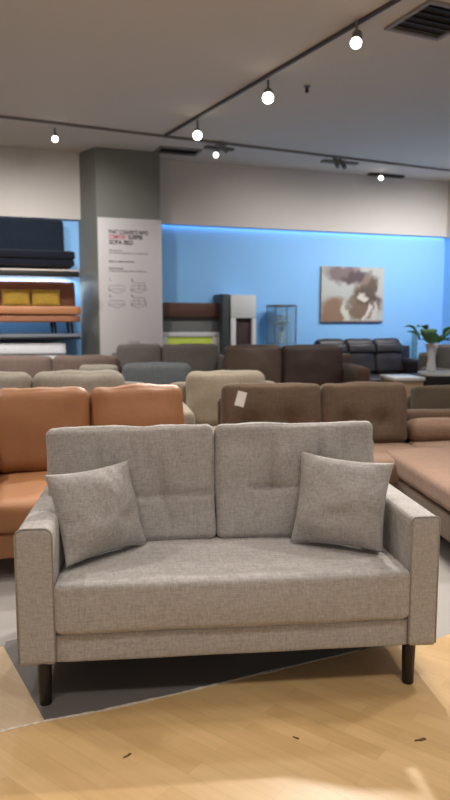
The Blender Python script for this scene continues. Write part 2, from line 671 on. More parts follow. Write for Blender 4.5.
# scraps of litter
for (px, py, s, rz, lab) in ((420, 741, 0.022, 0.2, 'larger brown scrap on the wood floor below the right leg of the grey loveseat'),
                             (127, 757, 0.016, 0.7, 'thin brown splinter on the wood floor at the lower left'),
                             (296, 739, 0.012, -0.6, 'small brown splinter on the wood floor in front of the middle of the loveseat')):
    bm = nb()
    p = g(px, py)
    ps = [(-s, -s * .1), (s * .2, -s * .28), (s, -s * .05), (s * .7, s * .3), (-s * .1, s * .18)]
    lo = [bm.verts.new((x, y, 0.0)) for x, y in ps]
    hi = [bm.verts.new((x * .9, y * .9, 0.002 + 0.003 * abs(x) / s)) for x, y in ps]
    bm.faces.new(lo[::-1]); bm.faces.new(hi)
    for i in range(5):
        bm.faces.new((lo[i], lo[(i + 1) % 5], hi[(i + 1) % 5], hi[i]))
    o = link('floor_scrap', bm, M['scrap'], None, False)
    o.location = (p.x, p.y, 0.003); o.rotation_euler = (0, 0, rz)
    tag(o, lab, 'scrap')

# ------------------------------------------------------------------ the grey loveseat
zr0, zr1 = 0.166, 0.262
PL, PR = onz(20, 664, zr0), onz(434, 643, zr0)
fw = PR - PL
yaw = math.atan2(fw.y, fw.x)
Wd = fw.length
ctr = (PL + PR) / 2
SOFA = thing('loveseat', 'grey melange two-seat fabric loveseat on black tapered legs, in front of all other sofas', 'sofa', (ctr.x, ctr.y, 0), yaw)
Minv = Matrix.Rotation(-yaw, 4, 'Z')
loc = lambda p: Minv @ (V(p) - V((ctr.x, ctr.y, 0)))
hw = Wd / 2
zr0 -= 0.010
AL, AR = 0.122, 0.098            # arm widths
DEP = 0.80
ARM_Z = 0.648
fab = M['grey_fab']
xi0, xi1 = -hw + AL, hw - AR


def arm(x0, x1, rad):
    bm = cushion(x1 - x0, DEP - 0.02, ARM_Z - zr0, 0.010, (0.004, 0.0, 0.004), 14, wr=0.002, wf=6, seed=x0)
    # rounder top edges
    w2, h2 = (x1 - x0) / 2, (ARM_Z - zr0) / 2
    for v in bm.verts:
        ax, az = abs(v.co.x) - (w2 - rad), v.co.z - (h2 - rad)
        if ax > 0 and az > 0:
            dd = math.hypot(ax, az)
            if dd > rad:
                v.co.x = math.copysign(w2 - rad + ax / dd * rad, v.co.x)
                v.co.z = h2 - rad + az / dd * rad
    bm.transform(T((x0 + x1) / 2, (DEP - 0.02) / 2, (zr0 + ARM_Z) / 2))
    a = link('arm', bm, fab, SOFA)
    # piping round the front face
    pts = []
    pts.append(V((x0, 0.004, zr0 + 0.01)))
    for k in range(7):
        t = PI - k / 6 * PI / 2
        pts.append(V((x0 + rad + math.cos(t) * rad, 0.004, ARM_Z - rad + math.sin(t) * rad)))
    for k in range(7):
        t = PI / 2 - k / 6 * PI / 2
        pts.append(V((x1 - rad + math.cos(t) * rad, 0.004, ARM_Z - rad + math.sin(t) * rad)))
    pts.append(V((x1, 0.004, zr0 + 0.01)))
    bm = nb(); tube(bm, pts, 0.0034, 8)
    link('piping', bm, M['grey_pipe'], a)


arm(-hw - 0.004, xi0, 0.03)
arm(xi1, hw + 0.006, 0.016)
bm = cushion(xi1 - xi0 + 0.004, 0.05, zr1 - zr0, 0.010, (0, 0.004, 0), 12, wr=0.0015, mtx=T((xi0 + xi1) / 2, 0.033, (zr0 + zr1) / 2))
link('front_rail', bm, fab, SOFA)
boxo('base_frame', (xi0, xi1, 0.058, DEP - 0.03, zr0 + 0.004, zr1 - 0.004), M['black_leg'], SOFA, 0.004)
# rear upholstered back
bm = cushion(Wd - 0.01, 0.10, 0.66, 0.03, (0, 0, 0), 12, wr=0.002, mtx=T(0, DEP - 0.055, zr0 + 0.33 + 0.003, R(-4)))
link('back_frame', bm, fab, SOFA)
# bench seat
sz0, sz1 = zr1 + 0.002, 0.452
bm = cushion(xi1 - xi0 - 0.002, 0.70, sz1 - sz0, 0.022, (0.0, 0.012, 0.012), 26, wr=0.004, wf=4, seed=2, fine=0.0006,
             grooves=((2, 1, 0, -0.28, -0.6, 0.62, 0.003, 0.012),),
             mtx=T((xi0 + xi1) / 2, 0.35 - 0.012, (sz0 + sz1) / 2))
seat = link('seat_cushion', bm, fab, SOFA)
# back cushions
def back_cushion(x0, x1, seed, dents, grooves, xb0, xb1, roll=0.0):
    w, h, t = x1 - x0, 0.475, 0.17

    def warp(c):
        f = max(0.0, min(1.0, (0.20 - (c.z + h / 2)) / 0.12))
        s = (c.x / w + 0.5)
        x = (x0 + s * w) * (1 - f) + (xb0 + s * (xb1 - xb0)) * f
        c.x = x - (x0 + x1) / 2
        return c
    bm = cushion(w, t, h, 0.028, (0.008, 0.022, 0.008), 56, dents, grooves, wr=0.012, wf=6, seed=seed, fine=0.0022, warp=warp,
                 mtx=T((x0 + x1) / 2, 0.515, 0.455 + h / 2 - 0.014 - abs(roll) * 0.004, R(-13), R(roll)))
    c = link('back_cushion', bm, fab, SOFA)
    return c


c_l = loc(at(49, 432, 2.87)).x + 0.012
c_m = loc(at(212, 424, 2.93)).x
c_r = loc(at(366, 422, 3.02)).x - 0.012
w = c_m - c_l
back_cushion(c_l, c_m - 0.004, 3,
             ((1, -1, 0.12, -0.04, 0.030, 0.10), (1, -1, -0.05, -0.03, 0.022, 0.09)),
             ((1, -1, 0, -0.05, -0.03, w / 2, 0.008, 0.012), (1, -1, 1, 0.12, -0.17, 0.06, 0.015, 0.010),
              (1, -1, 1, 0.06, 0.09, 0.14, 0.013, 0.012), (1, -1, 1, 0.00, 0.12, 0.15, 0.011, 0.011),
              (1, -1, 1, -0.13, 0.08, 0.13, 0.012, 0.012), (1, -1, 1, 0.19, 0.10, 0.14, 0.010, 0.012)),
             max(c_l, xi0 + 0.004), c_m - 0.004, -1.3)
back_cushion(c_m + 0.004, c_r, 5,
             ((1, -1, -0.10, -0.02, 0.030, 0.09), (1, -1, 0.12, -0.03, 0.02, 0.10)),
             ((1, -1, 1, -0.10, -0.03, 0.13, 0.016, 0.010), (1, -1, 1, 0.10, 0.02, 0.15, 0.016, 0.011), (1, -1, 0, -0.03, -0.16, -0.04, 0.016, 0.010),
              (1, -1, 1, -0.02, 0.10, 0.14, 0.010, 0.012), (1, -1, 1, 0.20, 0.10, 0.14, 0.010, 0.012)),
             c_m + 0.004, min(c_r, xi1 - 0.004))
# legs
for (x, y) in ((-hw + 0.080, 0.024), (hw - 0.086, 0.028), (-hw + 0.082, DEP - 0.09), (hw - 0.088, DEP - 0.09)):
    bm = nb()
    cyl(bm, (x, y, 0.003), (x, y, zr0 + 0.004), 0.0215, 0.0255, 24)
    flat(link('leg', bm, M['black_leg'], SOFA), 40)


# throw pillows
def tpillow(c, thick, seed, label):
    cen = sum((V(p) for p in c), V()) / 4
    low = min(p.z for p in c)
    root = thing('throw_pillow', label, 'pillow', (cen.x, cen.y, low), 0, None)
    off = V((cen.x, cen.y, low))
    q = [V(p) - off for p in c]
    # order bl br tr tl
    bm, edge = pillow_bm(*q, thick, n=44, seed=seed, wr=0.013, pinch=0.08)
    cv = link('cover', bm, M['grey_pil'], root)
    return root


tpillow([onz(66, 568, 0.468), onz(147, 543, 0.468), at(128, 460, 2.70), at(44, 475, 2.49)], 0.15, 1,
        'square grey throw pillow leaning on the left arm of the grey loveseat')
tpillow([onz(290, 542, 0.468), onz(383, 553, 0.468), at(394, 463, 2.66), at(301, 451, 2.77)], 0.15, 2,
        'square grey throw pillow leaning on the right arm of the grey loveseat')


# ------------------------------------------------------------------ generic sofa
def sofa(name, label, cat, ridge, yaw, W, seat_z, depth, mat, ncush=2, arm_w=0.16, arm_z=0.6, arm_set=0.0,
         seat_mat=None, back_mat=None, arm_mat=None, widths=None, cr=0.06, tuft=None, base_z=0.1, wr=0.010, arms=(1, 1), lean=-10, ct=0.18,
         leg_h=None, group=None, seats=None, base=True, fine=0.0):
    """ridge = world point at the middle of the top of the back cushions"""
    top = ridge[2]
    cy = depth - 0.20
    root_loc = V((ridge[0], ridge[1], 0)) + Matrix.Rotation(yaw, 3, 'Z') @ V((0, -(cy), 0))
    t = thing(name, label, cat, (root_loc.x, root_loc.y, ridge[3] if len(ridge) > 3 else 0), yaw, group)
    z0 = ridge[3] if len(ridge) > 3 else 0
    top -= z0
    seat_mat = seat_mat or mat; back_mat = back_mat or mat; arm_mat = arm_mat or mat
    aw = [arm_w * arms[0], arm_w * arms[1]]
    x0, x1 = -W / 2, W / 2
    xi0, xi1 = x0 + aw[0], x1 - aw[1]
    sth = 0.17
    if base:
        bm = cushion(W - (0.01 if arms == (1, 1) else 0), depth - 0.06, seat_z - sth - base_z, 0.015, (0, 0, 0), 6, wr=0.001, mtx=T(0, depth / 2, (seat_z - sth + base_z) / 2))
        link('base', bm, mat, t)
    ns = seats or ncush
    sw = (xi1 - xi0) / ns
    for i in range(ns):
        cx = xi0 + sw * (i + 0.5)
        bm = cushion(sw - 0.006, depth - 0.22, sth - 0.002, 0.045, (0, 0.012, 0.018), 12, wr=wr * 0.5, seed=i + 11,
                     mtx=T(cx, (depth - 0.22) / 2 - 0.01, seat_z - sth / 2))
        link('seat_cushion', bm, seat_mat, t)
    ws = widths or [(xi1 - xi0) / ncush] * ncush
    x = (xi0 + xi1) / 2 - sum(ws) / 2
    h = (top - seat_z + 0.01) / math.cos(R(lean))
    for i, cw in enumerate(ws):
        dn = ()
        if tuft:
            dn = tuple((1, -1, a * cw, b * h, 0.065, 0.085) for a, b in tuft)
        bm = cushion(cw - 0.008, ct, h, cr, (0.006, 0.03, 0.012), 18, dn, wr=wr, wf=6, seed=i * 2.3 + W, fine=fine,
                     mtx=T(x + cw / 2, cy - 0.01, seat_z + h / 2 - 0.012, R(lean)))
        link('back_cushion', bm, back_mat, t)
        x += cw
    bm = cushion(W - (0.01 if arms == (1, 1) else 0), 0.10, top - 0.10 - base_z, 0.03, (0, 0, 0), 8, wr=0.002, mtx=T(0, depth - 0.05, (top - 0.10 + base_z) / 2 + 0.002))
    link('back_frame', bm, mat, t)
    for k, (a0, a1) in enumerate(((x0, xi0), (xi1, x1))):
        if not arms[k]:
            continue
        bm = cushion(a1 - a0, depth - arm_set - 0.02, arm_z - base_z, min(0.05, arm_w * 0.45), (0.008, 0.0, 0.01), 12, wr=wr * 0.5, seed=k + 7,
                     mtx=T((a0 + a1) / 2, arm_set + (depth - arm_set) / 2 - 0.01, (arm_z + base_z) / 2))
        link('arm', bm, arm_mat, t)
    for (lx, ly) in ((x0 + 0.09, 0.08), (x1 - 0.09, 0.08), (x0 + 0.09, depth - 0.08), (x1 - 0.09, depth - 0.08)):
        bm = nb(); cyl(bm, (lx, ly, 0), (lx, ly, base_z + 0.01), 0.018, 0.024, 14)
        flat(link('leg', bm, M['black_leg'], t), 40)
    return t


def ridge(px, py, Y, z0=None):
    p = at(px, py, Y)
    return (p.x, p.y, p.z) if z0 is None else (p.x, p.y, p.z, z0)


# tan leather sofa, left, behind the loveseat
sofa('leather_sofa', 'tan orange leather two-seat sofa at left, right behind the grey loveseat', 'sofa',
     ridge(75, 389, 4.35), R(17), 1.40, 0.42, 1.04, M['tan'], 2, arm_w=0.20, arm_z=0.66, arm_set=0.45, cr=0.06, wr=0.016, arms=(1, 0),
     widths=[0.59, 0.61], base_z=0.11, ct=0.2, fine=0.004)

# brown tufted sectional with chaise, right
rb = ridge(314, 385, 5.15)
sofa('sectional_sofa', 'brown tufted sectional sofa with a chaise end, right behind the grey loveseat', 'sofa',
     rb, R(5), 1.45, 0.43, 0.95, M['brown_fab'], 2, arm_w=0.16, arm_z=0.58, seat_mat=M['brown_lit'], cr=0.045,
     tuft=((-0.22, -0.12), (0.18, -0.12)), arms=(0, 0), widths=[0.76, 0.66], base_z=0.1, lean=-12)
sec = COL.objects[-1]
sec = [o for o in COL.objects if o.name.startswith('sectional_sofa')][0]
# chaise in front of the right half, seat and low double-roll back running on to the right
cxl = 0.72
c0, c1 = 0.39, 1.46
bm = cushion(c1 - c0, 1.32, 0.15, 0.045, (0, 0.01, 0.02), 16, wr=0.006, mtx=T((c0 + c1) / 2, -0.36, 0.39))
link('chaise_cushion', bm, M['brown_lit'], sec)
bm = cushion(c1 - c0 - 0.02, 1.28, 0.16, 0.02, (0, 0, 0), 8, wr=0.002, mtx=T((c0 + c1) / 2, -0.36, 0.232))
link('chaise_base', bm, M['brown_fab'], sec)
bm = cushion(1.05, 0.55, 0.17, 0.045, (0, 0.01, 0.015), 12, wr=0.005, mtx=T(cxl + 0.53, 0.50, 0.345))
link('seat_cushion', bm, M['brown_lit'], sec)
bm = cushion(1.1, 0.20, 0.18, 0.08, (0, 0.01, 0.01), 12, wr=0.004, mtx=T(cxl + 0.56, 0.76, 0.505))
link('back_roll', bm, M['brown_lit'], sec)
bm = cushion(1.1, 0.14, 0.58, 0.05, (0, 0, 0), 12, wr=0.004, mtx=T(cxl + 0.56, 0.92, 0.36))
link('back_frame', bm, M['brown_fab'], sec)
for (lx, ly) in ((c0 + 0.1, -0.92), (c1 - 0.1, -0.92)):
    bm = nb(); cyl(bm, (lx, ly, 0), (lx, ly, 0.156), 0.018, 0.024, 14)
    flat(link('leg', bm, M['black_leg'], sec), 40)

# price tag on the tufted cushion
p0 = at(241, 398, 4.90)
tagt = thing('price_tag', 'white card tag hanging on the tufted back cushion of the brown sectional', 'tag', p0, R(5))
bm = nb(); box(bm, -0.034, 0.034, -0.002, 0.002, -0.062, 0.048, 0.001)
bm.transform(T(0, 0, 0, R(-12), R(16), 0))
link('card', bm, M['tagw'], tagt, False)
bm = nb(); tube(bm, [V((-0.012, 0, 0.05)), V((-0.01, 0.01, 0.09)), V((0.0, 0.03, 0.115))], 0.002, 6)
link('string', bm, M['ink'], tagt)

# beige sofa behind the tan one
sofa('fabric_sofa', 'beige fabric sofa with two plump back cushions behind the tan leather sofa', 'sofa',
     ridge(32, 373, 5.7), R(8), 1.9, 0.43, 0.85, M['beige_fab'], 2, widths=[0.77, 0.77], arm_w=0.16, arm_z=0.6, cr=0.085, wr=0.014)
# slate armchair
sofa('armchair', 'slate blue-grey armchair behind the beige sofa, with a wide curved back', 'armchair',
     ridge(157, 364, 7.0), R(6), 0.79, 0.43, 0.80, M['slate'], 1, arm_w=0.05, arm_z=0.62, cr=0.07, widths=[0.71], wr=0.01)
# sand armchair
sofa('armchair', 'sand beige armchair between the tan leather sofa and the brown sectional', 'armchair',
     ridge(226, 372, 6.05), R(10), 0.98, 0.43, 0.80, M['beige2'], 1, arm_w=0.14, arm_z=0.63, cr=0.075, widths=[0.72], wr=0.012)
# row far left
sofa('fabric_sofa', 'low taupe fabric sofa below the wall shelves at far left', 'sofa',
     ridge(19, 357, 7.95), R(6), 2.40, 0.42, 0.66, M['taupe'], 3, arm_w=0.06, arm_z=0.62, cr=0.06, widths=[0.77, 0.77, 0.77])
sofa('armchair', 'narrow sand beige chair behind the beige sofa, left of the slate armchair', 'armchair',
     ridge(99, 366, 7.35), R(6), 0.48, 0.42, 0.50, M['beige_fab'], 1, arm_w=0.03, arm_z=0.6, cr=0.05)
# dark grey two-seater by the poster
sofa('fabric_sofa', 'dark grey fabric two-seat sofa in front of the poster and media wall unit', 'sofa',
     ridge(168, 345, 8.85), R(10), 1.46, 0.45, 0.64, M['darkgrey'], 2, widths=[0.58, 0.74], arm_w=0.09, arm_z=0.90, cr=0.05)
# umber two-seater with one chocolate cushion
us = sofa('leather_sofa', 'umber brown leather sofa whose right back cushion is darker chocolate, left of the black sofa', 'sofa',
          ridge(290, 346, 8.35), R(6), 1.61, 0.45, 0.90, M['umber'], 2, widths=[0.70, 0.76], arms=(0, 1), arm_w=0.15, arm_z=0.82, cr=0.05, arm_mat=M['dkbrown'])
cc2 = [o for o in us.children if o.name.startswith('back_cushion')][1]
cc2.data.materials[0] = M['choc']
cc2['label'] = 'dark chocolate back cushion'
# black leather sofa on the blue wall
bs = at(359, 340, 10.9)
bsq = (bs.x, bs.y, bs.z)
sofa('leather_sofa', 'black leather three-seat sofa against the blue wall under the abstract canvas', 'sofa',
     bsq, YW, 2.08, 0.50, 0.95, M['blk_leather'], 3, widths=[0.505, 0.505, 0.505], arm_w=0.28, arm_z=0.74, cr=0.06, lean=-14)
bsofa = [o for o in COL.objects if o.name.startswith('leather_sofa') and o['label'].startswith('black')][0]
for k in range(3):
    bm = cushion(0.48, 0.06, 0.15, 0.028, (0, 0.01, 0.0), 8, wr=0.004, mtx=T(-0.505 + 0.505 * k, 0.655, bs.z - 0.13, R(-14)))
    link('headrest', bm, M['blk_leather'], bsofa)
# taupe low-back sofa seen at far right
tb = at(465, 386, 6.3)
sofa('fabric_sofa', 'olive taupe low sofa at the right edge behind the brown sectional', 'sofa',
     (tb.x + 0.12, tb.y, tb.z), R(5), 1.25, 0.40, 0.9, M['taupe_low'], 1, arms=(0, 0), cr=0.03, widths=[1.24])
# grey armchair at far right
ta = at(456, 345, 9.3)
sofa('armchair', 'dark grey armchair at the right edge beside the leafy plant', 'armchair',
     (ta.x, ta.y, ta.z), R(19), 0.95, 0.45, 0.9, M['charcoal'] if False else M['darkgrey'], 1, arm_w=0.16, arm_z=0.72, cr=0.06, widths=[0.6])

# ------------------------------------------------------------------ tables and plant, right
pt = at(402, 376, 7.6)
t = thing('side_table', 'white side table with an oak edge in front of the black leather sofa', 'table', (pt.x, pt.y, 0), R(8))
boxo('tabletop', (-0.18, 0.18, -0.22, 0.22, pt.z - 0.035, pt.z), M['tabletop'], t, 0.004)
boxo('body', (-0.165, 0.165, -0.205, 0.205, 0.06, pt.z - 0.036), M['oak'], t, 0.004)
for sx in (-1, 1):
    for sy in (-1, 1):
        cylo('leg', (sx * 0.13, sy * 0.17, 0), (sx * 0.13, sy * 0.17, 0.06), 0.015, 0.018, M['black_leg'], t, 10)
pc = at(445, 372, 8.2)
t = thing('coffee_table', 'black coffee table with a white oval top beside the plant at right', 'table', (pc.x, pc.y, 0), R(8))
bm = nb(); bmesh.ops.create_cone(bm, cap_ends=True, segments=40, radius1=1, radius2=1, depth=0.03, matrix=Matrix.Translation((0, 0, pc.z - 0.015)) @ Matrix.Diagonal((0.33, 0.26, 1, 1)))
flat(link('tabletop', bm, M['tabletop'], t), 40)
boxo('body', (-0.36, 0.36, -0.24, 0.24, pc.z - 0.17, pc.z - 0.031), M['shelf_dark'], t, 0.01)
for sx in (-1, 1):
    for sy in (-1, 1):
        cylo('leg', (sx * 0.3, sy * 0.18, 0), (sx * 0.3, sy * 0.18, pc.z - 0.171), 0.018, 0.02, M['black_leg'], t, 10)

pv = at(431, 371, 8.25)
pv.z = pc.z
pot = thing('potted_plant', 'leafy green plant in a white vase on the coffee table at right', 'plant', pv, 0)
bm = nb()
prof = [(0.045, 0), (0.06, 0.02), (0.05, 0.10), (0.042, 0.16), (0.062, 0.27), (0.085, 0.34), (0.075, 0.34), (0.05, 0.28)]
N = 24
rs = [[bm.verts.new((math.cos(2 * PI * k / N) * r_, math.sin(2 * PI * k / N) * r_, z_)) for k in range(N)] for r_, z_ in prof]
for i in range(len(rs) - 1):
    for k in range(N):
        bm.faces.new((rs[i][k], rs[i][(k + 1) % N], rs[i + 1][(k + 1) % N], rs[i + 1][k]))
bm.faces.new(rs[0][::-1]); bm.faces.new(rs[-1])
link('vase', bm, M['white'], pot)


def leaf(bm, base, tip, wid, up=V((0, 0, 1)), n=8):
    base, tip = V(base), V(tip)
    ax = tip - base
    side = ax.cross(up)
    if side.length < 1e-4:
        side = V((1, 0, 0))
    side.normalize()
    nrm = side.cross(ax).normalized()
    ls = []
    for i in range(n + 1):
        s = i / n
        wv = wid * math.sin(PI * min(1, s * 0.93 + 0.07)) ** 0.8 * (1 if s < 1 else 0.02)
        c = base + ax * s + nrm * (0.16 * ax.length * math.sin(PI * s)) - V((0, 0, 1)) * 0.12 * ax.length * s * s
        ls.append((bm.verts.new(c - side * wv + nrm * wv * 0.25), bm.verts.new(c), bm.verts.new(c + side * wv + nrm * wv * 0.25)))
    for i in range(n):
        for q in (0, 1):
            bm.faces.new((ls[i][q], ls[i][q + 1], ls[i + 1][q + 1], ls[i + 1][q]))


random.seed(12)
spec = [(-0.22, 0.62, 0.10), (-0.12, 0.70, -0.06), (-0.17, 0.50, 0.14), (-0.03, 0.58, 0.12), (0.06, 0.46, -0.10), (0.13, 0.44, 0.08), (0.20, 0.52, 0.0),
        (0.27, 0.58, 0.10), (0.30, 0.50, -0.10), (-0.08, 0.46, -0.14), (0.02, 0.42, 0.16), (0.16, 0.60, -0.1)]
for (lx, lz, ly) in spec:
    top = V((lx * 0.75, ly * 0.75, 0.26 + (lz - 0.30) * 0.62))
    bm = nb()
    tube(bm, [V((0, 0, 0.28)), V((lx * 0.25, ly * 0.25, 0.30 + (lz - 0.3) * 0.45)), top], 0.005, 6)
    st = link('stem', bm, M['stem'], pot)
    bm = nb()
    leaf(bm, top, top + V((lx * 0.7 + random.uniform(-.05, .05), ly * 0.5, 0.10 + random.uniform(-.06, .04))), 0.095 + random.random() * 0.03)
    lf = link('leaf', bm, M['leaf'], st)
    sm = lf.modifiers.new('thick', 'SOLIDIFY'); sm.thickness = 0.003

# tall teal glass floor vase behind the plant
pg = at(413.5, 372, 11.5)
t = thing('floor_vase', 'tall pale teal glass cylinder by the blue wall behind the black sofa arm', 'vase', (pg.x, pg.y, 0), 0)
zt = at(414, 331, 11.5).z
bm = nb()
prof = [(0.05, 0), (0.054, 0.01), (0.05, zt - 0.02), (0.052, zt), (0.046, zt), (0.044, 0.02)]
rs = [[bm.verts.new((math.cos(2 * PI * k / N) * r_, math.sin(2 * PI * k / N) * r_, z_)) for k in range(N)] for r_, z_ in prof]
for i in range(len(rs) - 1):
    for k in range(N):
        bm.faces.new((rs[i][k], rs[i][(k + 1) % N], rs[i + 1][(k + 1) % N], rs[i + 1][k]))
bm.faces.new(rs[0][::-1]); bm.faces.new(rs[-1])
link('body', bm, M['teal'], t)

# ------------------------------------------------------------------ canvas on the wall
a, b = wall_hit(320, 321), wall_hit(382, 322)
c = wall_hit(351, 322); top = wall_hit(351, 267)
wA = (b - a).length
t = thing('canvas_print', 'abstract brown and cream canvas hanging on the blue wall above the black sofa', 'painting', (c.x, c.y, c.z), YW)
hA = top.z - c.z
bm = nb(); box(bm, -wA / 2, wA / 2, -0.045, -0.003, 0, hA, 0.004)
link('stretcher', bm, M['canvas_edge'], t, False)
bm = nb(); box(bm, -wA / 2 + 0.004, wA / 2 - 0.004, -0.047, -0.0445, 0.02, hA - 0.004)
# art coordinates are metres: x from -.5 to .5
link('canvas', bm, M['art'], t, False)

# ------------------------------------------------------------------ media wall unit
def wallbox(name, px0, px1, py0, py1, d0, d1, mat, root, ref, bev=0.004):
    """box on the back wall spanning the given outline, from d0 to d1 metres out of the wall"""
    o = V((0, 0, CAM_H))

    def hit(px, py, dd):
        d = ray(px, py)
        return o + d * ((W0 - wy * dd - o).dot(wy) / d.dot(wy))
    p, q = hit(px0, py1, d1), hit(px1, py0, d1)
    x0, x1 = wl(p)[0] - ref, wl(q)[0] - ref
    return boxo(name, (x0, x1, -d1, -d0, p.z, q.z), mat, root, bev)


def wroot(name, label, cat, px, py=345):
    p = wall_hit(px, py)
    r = wl(p)[0]
    w = W0 + wx * r
    return thing(name, label, cat, (w.x, w.y, 0), YW), r


t, r = wroot('media_unit', 'walnut and grey media unit with a white framed green panel, right of the column', 'cabinet', 195)
wallbox('shelf', 160, 223, 303, 317, 0.004, 0.26, M['walnut'], t, r)
wallbox('back_panel', 160, 222, 317.2, 352, 0.004, 0.20, M['dgreen'], t, r)
wallbox('end_panel', 222.5, 229, 294, 400, 0.004, 0.42, M['charcoal'], t, r)
fr = wallbox('frame', 160, 221, 332, 337, 0.205, 0.27, M['white'], t, r)
wallbox('frame', 213, 221, 337, 352, 0.205, 0.27, M['white'], t, r)
wallbox('frame', 160, 167, 337, 352, 0.205, 0.27, M['white'], t, r)
wallbox('frame', 160, 221, 352, 400, 0.205, 0.27, M['white'], t, r)
wallbox('picture_panel', 167.3, 212.7, 337.2, 351.8, 0.205, 0.24, M['screen'], t, r, 0.001)
t, r = wroot('tall_cabinet', 'tall narrow white cabinet with a dark open niche, on the blue wall', 'cabinet', 244)
wallbox('top_panel', 231, 256, 295, 318, 0.004, 0.42, M['white'], t, r)
wallbox('side_panel', 231, 236, 318.2, 400, 0.004, 0.42, M['white'], t, r)
wallbox('side_panel', 252, 256, 318.2, 400, 0.004, 0.42, M['white'], t, r)
wallbox('niche_back', 236.2, 251.8, 318.2, 400, 0.004, 0.36, M['choc'], t, r)

# round glass display cabinet with flowers
pgc = wall_hit(272.5, 345); rgc = wl(pgc)[0]
cc = W0 + wx * rgc - wy * 0.34
s_ = 0.235
zt = at(272, 305, cc.y).z
t = thing('display_cabinet', 'round glass display cabinet with thin steel posts, right of the white cabinet', 'cabinet', (cc.x, cc.y, 0), YW)
cylo('base', (0, 0, 0), (0, 0, 0.12), s_ + 0.01, s_ + 0.01, M['steel'], t, 36)
cylo('top_ring', (0, 0, zt - 0.03), (0, 0, zt), s_ + 0.005, s_ + 0.005, M['steel'], t, 36)
cylo('glass_shelf', (0, 0, 1.0), (0, 0, 1.012), s_ - 0.02, s_ - 0.02, M['glass'], t, 36)
bm = nb()
for rr in (s_ - 0.004, s_ - 0.008):
    cyl(bm, (0, 0, 0.121), (0, 0, zt - 0.031), rr, rr, 36, False)
link('glass_wall', bm, M['glass'], t)
for k in range(4):
    an = PI / 4 + k * PI / 2
    cylo('post', (math.cos(an) * (s_ + 0.006), math.sin(an) * (s_ + 0.006), 0.12), (math.cos(an) * (s_ + 0.006), math.sin(an) * (s_ + 0.006), zt - 0.03), 0.009, 0.009, M['steel'], t, 10)
fl = thing('flower_vase', 'white flowers standing on the shelf inside the round glass cabinet', 'flowers', (cc.x, cc.y, 1.012), 0)
cylo('vase', (0, 0, 0), (0, 0, 0.16), 0.04, 0.055, M['white'], fl)
random.seed(4)
for k in range(9):
    a_ = k * 2.4
    bx, by, bz = math.cos(a_) * 0.09 * (0.4 + 0.6 * (k % 3) / 2), math.sin(a_) * 0.09 * (0.4 + 0.6 * (k % 3) / 2), 0.25 + 0.14 * random.random()
    bm = nb(); tube(bm, [V((0, 0, 0.15)), V((bx, by, bz))], 0.004, 6)
    st = link('stem', bm, M['stem'], fl)
    bm = nb()
    for j in range(6):
        an = j * PI / 3
        leaf(bm, V((bx, by, bz)), V((bx + math.cos(an) * 0.085, by + math.sin(an) * 0.085, bz + 0.03)), 0.036, n=4)
    link('flower', bm, M['petal'], st)

# ------------------------------------------------------------------ poster on the column
colw = cx1 - cx0
pb = W0 + wx * cx0 + wy * cy0
t = thing('poster', 'tall white poster board with heading and sofa sketches on the grey column', 'poster', (pb.x, pb.y, 0), YW)
o0 = V((0, 0, CAM_H))


def col_hit(px, py):
    d = ray(px, py)
    p = o0 + d * ((pb - wy * 0.02 - o0).dot(wy) / d.dot(wy))
    q = p - pb
    return q.dot(wx), p.z


px0, pz1 = col_hit(97.5, 217)
px1, _ = col_hit(161.5, 222)
boxo('board', (px0, px1, -0.02, -0.002, 0.02, pz1), M['poster'], t, 0.002)


def text(name, s, px, py, size, mat, wscale=None):
    cu = bpy.data.curves.new(name, 'FONT')
    cu.body = s
    cu.size = size
    cu.extrude = 0.0008
    cu.offset = 0.0022 if name == 'heading' else 0.0008
    to = bpy.data.objects.new(name, cu)
    COL.objects.link(to)
    dg = bpy.context.evaluated_depsgraph_get()
    me = bpy.data.meshes.new_from_object(to.evaluated_get(dg))
    bpy.data.objects.remove(to)
    x, z = col_hit(px, py)
    if wscale:
        wid = max(v.co.x for v in me.vertices)
        x2 = col_hit(wscale, py)[0]
        k = (x2 - x) / wid
        for v in me.vertices:
            v.co.x *= k
    me.transform(Matrix.Translation((x, -0.0215, z)) @ Matrix.Rotation(PI / 2, 4, 'X'))
    me.name = name
    me.materials.clear(); me.materials.append(mat)
    o = bpy.data.objects.new(name, me)
    COL.objects.link(o)
    o.parent = t
    return o


text('heading', 'THAT CONVERTS INTO', 108, 233.5, 0.075, M['ink'], 148)
text('heading', 'COMFORT', 108.5, 238.5, 0.075, M['ink_red'], 127)['label'] = 'red heading word'
text('heading', 'SLEEPER', 128, 239, 0.075, M['ink'], 143)
text('heading', 'SOFA BED', 109, 244, 0.082, M['ink'], 133)
for (x, y, s, x2, mt) in ((109, 251, 'Material', 122, 'ink_l'), (109, 253.5, 'soft woven upholstery on a solid frame', 148, 'ink_l'),
                          (109, 262, 'Easy to open and close', 134, 'ink'), (109, 269, 'Hardware', 123, 'ink'), (109, 271.5, 'sliding steel fittings with a smooth run', 147, 'ink_l')):
    text('caption', s, x, y, 0.035, M[mt], x2)


def sketch(px, py, kind):
    x, z = col_hit(px, py)
    s = 0.20
    segs = [[(0, .25), (0, .5), (.15, .58), (1, .58), (1.1, .5), (1.1, .25), (.55, .08), (0, .25)],
            [(.0, .25), (.15, .34), (1.0, .34), (1.1, .25)]]
    if kind % 2:
        segs.append([(.15, .34), (.15, .8), (1.0, .8), (1.0, .34)])
        segs.append([(.57, .34), (.57, .8)])
    bm = nb()
    for sg in segs:
        tube(bm, [V((x + a * s, -0.0208, z + b * s)) for a, b in sg], 0.0035, 5)
    link('sketch', bm, M['ink_l'], t)


